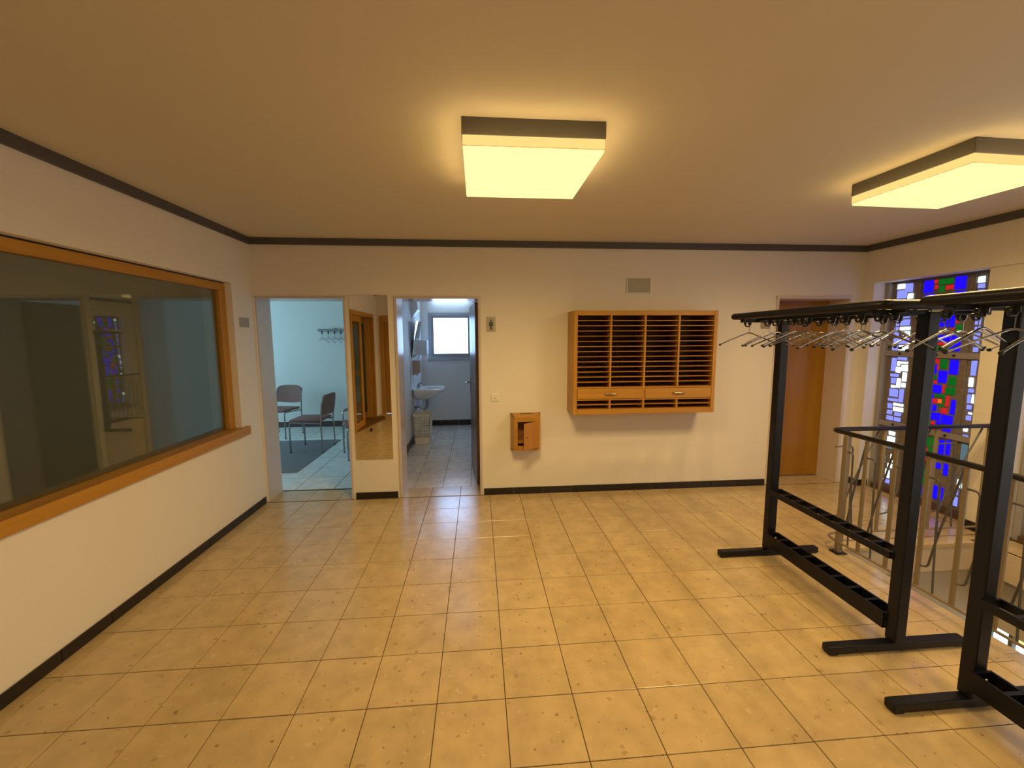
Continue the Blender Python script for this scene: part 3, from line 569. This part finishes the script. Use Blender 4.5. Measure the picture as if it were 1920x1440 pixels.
ob('plate', B((.120, .200, D-.010, D-.0005, .958, 1.038), bev=.004, seg=2), MWP, sw, world=True)
ob('socket_ring', cyl(bmesh.new(), (.160, D-.0105, .998), .024, .004, 'Y', 20, .027), MWP, sw, world=True)
ob('rocker', B((.150, .170, D-.0155, D-.011, .990, .998), bev=.001), MGY, sw, world=True)
# ================================================================== COAT RACKS
RX = 2.095
def make_hanger():
    t = thing('coat_hanger', 'hanger', 'hanger')
    hk = [(0.0, .012*math.sin(a), .012*math.cos(a)-.012) for a in [math.radians(k) for k in range(-100, 91, 19)]]
    ob('hook', T([(0, p[1], p[2]) for p in hk]+[(0, .010, -.028), (0, 0, -.045), (0, 0, -.088)], .0018, 6), MCH, t, smooth=True)
    ob('shoulder_bar', T(fil([(-.205, 0, -.168), (-.15, 0, -.142), (-.012, 0, -.088), (.012, 0, -.088), (.15, 0, -.142), (.205, 0, -.168)], .03, 3), .0042, 8), MCH, t, smooth=True)
    for s in (-1, 1): ob('tip', ball(bmesh.new(), (s*.208, 0, -.1695), .0075, 8, (1.3, 1, 1)), MBP, t, smooth=True)
    return t
def make_rack(label):
    t = thing('coat_rack', label, 'coat rack', (RX, 2.255, 0), group='black double sided coat racks')
    L = .571; hx = .333                             # half length and half width of the hat shelf
    py = .465                                       # posts at +-py
    for s in (1, -1):
        ft = ob('foot', B((-.375, .375, s*py-.024, s*py+.024, .006, .046), bev=.006, seg=2), MBK, t)
        for q in (-1, 1): ob('foot_pad', B((q*.345-.022, q*.345+.022, s*py-.02, s*py+.02, 0, .008)), MBP, ft)
        ob('post', B((-.030, .030, s*py-.028, s*py+.028, .046, 1.70), bev=.006, seg=2), MBK, t)
        ob('arm', B((-.30, .30, s*py-.018, s*py+.018, 1.682, 1.708), bev=.003), MBK, t)
    z = 1.724; r = .021
    ob('shelf_frame', T(fil([(-hx+r, 0, z), (-hx+r, L-r, z), (hx-r, L-r, z), (hx-r, -L+r, z), (-hx+r, -L+r, z), (-hx+r, -.001, z)], .03, 4), r, 12), MBK, t, smooth=True)
    repeat('shelf_rod', T([(0, -L+.02, 0), (0, L-.02, 0)], .008, 8), MBK, t, [(x, 0, z) for x in (-.225, -.15, -.075, 0, .075, .15, .225)])
    for s in (-1, 1): ob('hook_rail', B((s*.195-.012, s*.195+.012, -L+.03, L-.03, 1.690, 1.710), bev=.002), MBK, t)
    for (z0, z1, w) in ((.470, .506, .046), (.095, .180, .046)):
        o = ob('umbrella_rail' if z0 > .3 else 'drip_tray', B((-w, -w+.010, -py+.028, py-.028, z0, z1), (w-.010, w, -py+.028, py-.028, z0, z1)), MBK, t)
        if z0 < .3: ob('tray_floor', B((-w, w, -py+.028, py-.028, z0, z0+.006)), MBK, o)
        for k in range(9): y = -py+.028+.874*(k/8); ob('divider', B((-w+.010, w-.010, y-.009, y+.009, z1-.03 if z0 < .3 else z0, z1-.001)), MBK, o)
    return t
hang0 = None
def hook(parent, x, y):
    global hook_me
    if hook_me is None:
        bm = bmesh.new(); cyl(bm, (0, 0, -.012), .011, .026, 'Z', 10); tube(bm, fil([(0, 0, -.024), (0, .0, -.034), (-.03, .0, -.036), (-.034, 0, -.016)], .012, 3), .005, 8); ball(bm, (-.034, 0, -.014), .010)
        o = ob('coat_hook', bm, MBP, parent, smooth=True); hook_me = o.data
    else: o = inst('coat_hook', hook_me, parent)
    o.location = (x, y, 1.692)
hook_me = None
def hang(x, y, yaw, z, label, group):
    global hang0
    if hang0 is None: h = hang0 = make_hanger()
    else: h = dup(hang0)
    h.location = (x, y, z); h.rotation_euler = (0, 0, yaw); h['label'] = label; h['group'] = group
    return h
rk1 = make_rack('black metal coat rack farther away, full of hangers')
rk2 = dup(rk1); rk2.location = (RX, 1.0, 0); rk2['label'] = 'nearer black metal coat rack at the right edge'
ROW1 = [2.788, 2.585, 2.514, 2.422, 2.369, 2.309, 2.256, 2.097, 2.02, 1.931, 1.83, 1.76]
ROW2 = [2.74, 2.62, 2.50, 2.41, 2.30, 2.18, 2.10, 1.98, 1.88, 1.80, 1.74]
HZ = 1.700
rnd = random.Random(11)
ORD = ['first', 'second', 'third', 'fourth', 'fifth', 'sixth', 'seventh', 'eighth', 'ninth', 'tenth', 'eleventh', 'twelfth']
def row(rk, x, ys, where, group):
    for i, y in enumerate(ys):
        hook(rk, x-RX, y-rk.location.y)
        hang(x, y, rnd.uniform(-.22, .22)+(math.pi if i % 2 else 0), HZ+rnd.uniform(-.006, .004), '%s chrome hanger from the far end, %s' % (ORD[i], where), group)
row(rk1, 1.90, ROW1, 'hall side of the farther coat rack', 'hangers on the hall side of the farther rack')
row(rk1, 2.29, ROW2, 'stair side of the farther coat rack', 'hangers on the stair side of the farther rack')
row(rk2, 1.90, [1.545, 1.428, 1.335, 1.255, 1.16, .95, .72], 'hall side of the nearer coat rack', 'hangers on the hall side of the nearer rack')
row(rk2, 2.29, [1.50, 1.40, 1.28, 1.15, .98], 'stair side of the nearer coat rack', 'hangers on the stair side of the nearer rack')
# ================================================================== STAIR RAILING
sr = thing('stair_railing', 'metal stair railing with black handrail round the stairwell', 'railing', (2.635, 2.70, 0))
PX, PY, ZR, ZB = 2.645, 2.835, .893, .080
ob('handrail', T(fil([(XR-.004, PY, ZR), (PX-.012, PY, ZR), (PX-.012, -1.0, ZR)], .05, 6), .017, 12), MHR, sr, smooth=True, world=True)
ob('bottom_rail', T(fil([(XR-.004, PY, ZB), (PX-.022, PY, ZB), (PX-.022, -1.0, ZB)], .10, 8), .008, 8), MBL, sr, smooth=True, world=True)
p = ob('corner_post', B((2.607, 2.645, 2.682, 2.716, .006, ZR-.012), bev=.003), MBL, sr, world=True)
ob('base_plate', B((2.585, 2.667, 2.66, 2.738, 0, .008), bev=.002), MBP, p, world=True)
def bay(ax, fixed, a, b):
    """one bay between uprights at a and b (along Y when ax == 'Y'): two thin bars that cross"""
    def P(s, z, off): return (fixed+off, s, z) if ax == 'Y' else (s, fixed+off, z)
    d = b-a
    ob('scroll_bar', T(fil([P(a, .76, 0), P(a+.36*d, .765, 0), P(a+.40*d, .42, 0), P(a+.48*d, ZB, 0)], .03, 4), .006, 6), MTH, sr, smooth=True, world=True)
    ob('scroll_bar', T(fil([P(b-.10*d, ZR-.02, .012), P(a+.42*d, .45, .012), P(a+.22*d, .22, .012), P(a, .215, .0)], .03, 4), .006, 6), MTH, sr, smooth=True, world=True)
ys = [2.70, 2.549, 2.352, 2.158, 1.968, 1.775, 1.58, 1.385, 1.19, .995, .80, .605, .41, .215, .02, -.175, -.37, -.565, -.76, -.955]
ub = None
for i, y in enumerate(ys):
    if i:
        if ub is None: o = ob('upright', B((-.007, .007, -.012, .012, ZB-.005, ZR-.01), bev=.002), MBL, sr); ub = o.data
        else: o = inst('upright', ub, sr)
        o.location = (PX-.018-2.635, y-2.70, 0)
    if i+1 < len(ys): bay('Y', PX-.018, y, ys[i+1])
xs = [PX+.02, 3.06, 3.49, 3.93]
for i, x in enumerate(xs):
    if i: inst('upright', ub, sr, (x-2.635, PY-2.70, 0), (0, 0, math.pi/2))
    if i+1 < len(xs): bay('X', PY, x, xs[i+1])
# ================================================================== MEETING ROOM FURNITURE
def make_chair(label):
    """local +X is the front; seat centre over the origin"""
    t = thing('stacking_chair', label, 'chair', group='brown upholstered chairs in the meeting room')
    r = .0105
    for s in (-1, 1):
        y = .225*s
        ob('side_frame', T(fil([(.215, y, .004), (.215, y, .425), (-.205, y, .405)], .05, 5), r, 8), MCH, t, smooth=True)
        ob('rear_leg', T([(-.225, y, .004), (-.212, y, .42), (-.235, y, .66), (-.262, y, .76)], r, 8), MCH, t, smooth=True)
        for x in (.215, -.225): ob('foot_cap', cyl(bmesh.new(), (x, y, .006), .013, .012, 'Z', 10), MBP, t)
    bm = bmesh.new(); box(bm, -.20, .225, -.215, .215, .425, .462, bev=.016, seg=3)
    ob('seat', bm, MFA, t, smooth=True)
    bm = bmesh.new(); n = 8; rows = []                # curved backrest with rounded upper corners
    prof = [(-.225, .535), (-.235, .60), (-.248, .70), (-.258, .77), (-.262, .81)]
    for f in (0, 1):
        for j, (x, z) in enumerate(prof):
            rw = []
            for i in range(n+1):
                q = -1+2*i/n; hw = .222-(.0 if j < 3 else (.014 if j == 3 else .055))
                y = q*hw; xx = x-.035*(1-q*q)+(.0 if f == 0 else -.026)
                rw.append(bm.verts.new((xx+.012, y, z-(.012*q*q if j == 4 else 0)-(.02*(1-q*q) if j == 0 else 0))))
            rows.append(rw)
    k = len(prof)
    for f in (0, k):
        for j in range(k-1):
            for i in range(n): bm.faces.new((rows[f+j][i], rows[f+j][i+1], rows[f+j+1][i+1], rows[f+j+1][i]))
    for j in range(k-1):
        for i in (0, n): bm.faces.new((rows[j][i], rows[j+1][i], rows[k+j+1][i], rows[k+j][i]))
    for j in (0, k-1):
        for i in range(n): bm.faces.new((rows[j][i], rows[j][i+1], rows[k+j][i+1], rows[k+j][i]))
    ob('backrest', bm, MFA, t, smooth=True)
    return t
ch = make_chair('brown chrome chair standing sideways in the left doorway view'); ch.location = (-2.395, 6.08, .006); ch.rotation_euler = (0, 0, math.radians(178))
for (x, y, a, lb) in ((-3.24, 6.98, -102, 'brown chrome chair facing forward against the meeting room wall'), (-1.60, 5.72, 204, 'brown chrome chair half hidden behind the mirror pillar'),
                      (-1.93, 6.95, -96, 'brown chrome chair farthest back behind the mirror pillar')):
    o = dup(ch); o.location = (x, y, .006 if x < -2.2 and y < 6.6 else .0005); o.rotation_euler = (0, 0, math.radians(a)); o['label'] = lb
cr = thing('coat_rail', 'grey wall coat rail with black hooks in the meeting room', 'coat rail', (-2.3, 7.65, 1.70))
ob('rail', B((-2.80, -1.75, 7.565, 7.595, 1.712, 1.752), bev=.006, seg=2), MCD, cr, world=True)
for x in (-2.52, -1.95): ob('bracket', B((x-.02, x+.02, 7.595, 7.649, 1.72, 1.77), bev=.003), MCD, cr, world=True)
repeat('coat_hook', cyl(bmesh.new(), (0, -.07, 0), .012, .045, 'Z', 10), MBP, cr, [(-2.73+.107*k+2.3, 0, -.008) for k in range(9)])
for k in range(7): hang(-2.73+.107*k, 7.58, math.radians(-42), 1.688, '%s thin wire hanger from the left on the meeting room coat rail' % ORD[k], 'hangers on the meeting room coat rail')
# ================================================================== WASHROOM
WXL = -1.01
tp = thing('tile_panel', 'glossy white tile splash panel behind the washbasin', 'tiles', (WXL, 6.92, .35))
tme = None
for i in range(8):
    for j in range(10):
        if tme is None: o = ob('tile', B((0, .006, .001, .158, .001, .148), bev=.001), MTL, tp); tme = o.data
        else: o = inst('tile', tme, tp)
        o.location = (.0005, -.70+.16*i, .15*j-.02)
wb = thing('washbasin', 'white ceramic washbasin with chrome tap on the washroom wall', 'washbasin', (WXL+.006, 6.50, .62))
bm = bmesh.new(); n = 28; rings = []
def oval(cx, cy, ax, ay, z, flat=None):
    o = []
    for k in range(n):
        a = 2*math.pi*k/n; c, s = math.cos(a), math.sin(a); e = .55
        x = cx+ax*math.copysign(abs(c)**e, c); y = cy+ay*math.copysign(abs(s)**e, s); o.append(bm.verts.new((max(x, 0.001), y, z)))
    return o
for (cx_, ax, ay, z) in ((.14, .10, .10, .64-.62), (.17, .16, .19, .69-.62), (.215, .22, .25, .76-.62), (.235, .236, .272, .79-.62), (.235, .238, .275, .815-.62), (.235, .225, .262, .818-.62), (.275, .165, .215, .812-.62), (.27, .15, .20, .77-.62), (.25, .11, .14, .71-.62), (.24, .03, .03, .70-.62)):
    rings.append(oval(cx_, 0, ax, ay, z))
for a, b in zip(rings[:-1], rings[1:]):
    for k in range(n): bm.faces.new((a[k], a[(k+1) % n], b[(k+1) % n], b[k]))
bm.faces.new(rings[0]); bm.faces.new(rings[-1])
ob('bowl', bm, MWH, wb, smooth=True)
bm = bmesh.new(); cyl(bm, (.07, 0, .225), .018, .06, 'Z', 12); tube(bm, fil([(.07, 0, .25), (.09, 0, .275), (.16, 0, .262), (.165, 0, .24)], .02), .011, 10); ball(bm, (.07, -.045, .25), .013); ball(bm, (.07, .045, .25), .013); tube(bm, [(.07, -.045, .25), (.07, .045, .25)], .007)
ob('tap', bm, MCH, wb, smooth=True)
bm = bmesh.new(); tube(bm, fil([(.20, 0, .03), (.20, 0, -.10), (.15, 0, -.15), (.10, 0, -.10), (.001, 0, -.10)], .04, 5), .016, 10); cyl(bm, (.20, 0, -.04), .024, .09, 'Z', 12)
ob('siphon', bm, MPI, wb, smooth=True)
bm = bmesh.new()
for s in (-1, 1): tube(bm, fil([(.001, .10*s, -.12), (.05, .10*s, -.12), (.06, .10*s, .05)], .02), .006, 8); cyl(bm, (.035, .10*s, -.12), .014, .04, 'X', 10)
ob('supply_pipe', bm, MPI, wb, smooth=True)
bk = thing('laundry_basket', 'cream plastic lattice basket under the washbasin', 'basket', (-.852, 6.30, 0))
def ringp(z, g=0): f = .82+.18*z/.46; return [(-.128*f+g, -.145*f+g), (.128*f-g, -.145*f+g), (.128*f-g, .145*f-g), (-.128*f+g, .145*f-g)]
def band(bm, z0, z1, th=.004):
    a, b, c, d = ringp(z0), ringp(z1), ringp(z0, th), ringp(z1, th)
    V = [[bm.verts.new((*p, z)) for p in q] for q, z in ((a, z0), (b, z1), (c, z0), (d, z1))]
    for i in range(4):
        j = (i+1) % 4
        for (p, q) in ((0, 1), (1, 3), (3, 2), (2, 0)): bm.faces.new((V[p][i], V[p][j], V[q][j], V[q][i]))
    return bm
o = ob('lower_body', band(bmesh.new(), .001, .11), MCR, bk); bm = bmesh.new(); box(bm, -.105, .105, -.118, .118, .001, .006); ob('base', bm, MCR, bk)
for k in range(8): ob('lattice_band', band(bmesh.new(), .11+.04*k+.026, .11+.04*k+.040), MCR, bk)
bm = bmesh.new(); box(bm, -.138, .138, -.155, -.146, .43, .462); box(bm, -.138, .138, .146, .155, .43, .462); box(bm, -.138, -.129, -.155, .155, .43, .462); box(bm, .129, .138, -.155, .155, .43, .462); ob('rim', bm, MCR, bk)
for s in (0, 1, 2, 3):
    m_ = 7
    for k in range(m_+1):
        q = k/m_; P = []
        for z in (.10, .43):
            c = ringp(z, .002); a, b = Vector(c[s]), Vector(c[(s+1) % 4]); P.append((*a.lerp(b, q), z))
        ob('lattice_rib', T(P, .0065, 4), MCR, bk)
mw = thing('washroom_mirror', 'tilted washroom mirror above the washbasin', 'mirror', (WXL+.02, 6.62, 1.30))
o = ob('mirror_glass', B((-.003, .003, -.28, .28, 0, .55)), MMI, mw); o.rotation_euler = (0, math.radians(7), 0)
o = ob('dark_back', B((-.008, -.003, -.285, .285, -.004, .554)), MBP, mw); o.rotation_euler = (0, math.radians(7), 0)
bl = thing('wall_light', 'small white wedge wall light over the washroom mirror', 'lamp', (WXL, 6.62, 1.88))
ob('wedge', prism(bmesh.new(), [(0, 0), (.10, .14), (.10, .26), (0, .26)], -.14, .14), MWP, bl)
ob('cap', B((0, .102, -.142, .142, .26, .275)), MGY, bl)
so = thing('towel_dispenser', 'white towel dispenser by the washroom window', 'dispenser', (WXL+.006, 7.18, 1.29))
ob('body', prism(bmesh.new(), [(0, .02), (.12, 0), (.135, .03), (.135, .26), (0, .27)], -.13, .13), MWP, so); ob('front_cover', B((.135, .147, -.125, .125, .02, .262), bev=.003), MWH, so)
sp = thing('soap_dispenser', 'tan soap dispenser above the washbasin tap', 'dispenser', (WXL+.006, 6.50, 1.02))
ob('body', prism(bmesh.new(), [(0, .0), (.10, .03), (.112, .05), (.112, .225), (0, .23)], -.07, .07), MTA, sp); ob('lever', B((.05, .062, -.012, .012, -.012, .015)), MBP, sp)
ft = thing('tube_lamp', 'bright fluorescent tube lamp above the washroom window', 'lamp', (-.475, 7.45, 2.27))
ob('fitting', B((-.36, .36, -.01, .075, .015, .07), bev=.004), MWP, ft); ob('tube', T([(-.335, -.02, -.008), (.335, -.02, -.008)], .016, 12), MTU, ft, smooth=True)
for s in (-1, 1): ob('socket', B((s*.345-.012, s*.345+.012, -.04, .02, -.03, .02), bev=.002), MWP, ft)
ct = thing('tube_lamp', 'unseen fluorescent tube lamp added on the washroom ceiling', 'lamp', (-.1, 5.7, 2.5))  # second tube, added out of view to keep the washroom bright
ob('fitting', B((-.36, .36, -.05, .05, -.06, 0), bev=.004), MWP, ct); ob('tube', T([(-.335, 0, -.085), (.335, 0, -.085)], .016, 12), MTU, ct, smooth=True)
for s in (-1, 1): ob('socket', B((s*.345-.012, s*.345+.012, -.02, .02, -.105, -.05), bev=.002), MWP, ct)
# ================================================================== REAR CORNER, SEEN IN THE MIRROR
tag(ob('door_mat', prism(bmesh.new(), [(-1.84, -.12), (-2.05, .98), (-2.30, .98), (-2.30, -.30), (-1.95, -.45)], 0, .007, 'Z'), MMA), 'brown door mat reflected at the foot of the mirror', 'mat')
bm = bmesh.new(); cyl(bm, (0, 0, .022), .022, .044, 'Z', 14, .017); cyl(bm, (0, 0, .003), .028, .006, 'Z', 14)
o = ob('door_stop', bm, MBP); o.location = (-1.855, .96, .0005); tag(o, 'small black rubber door stop on the floor seen in the mirror', 'door stop')
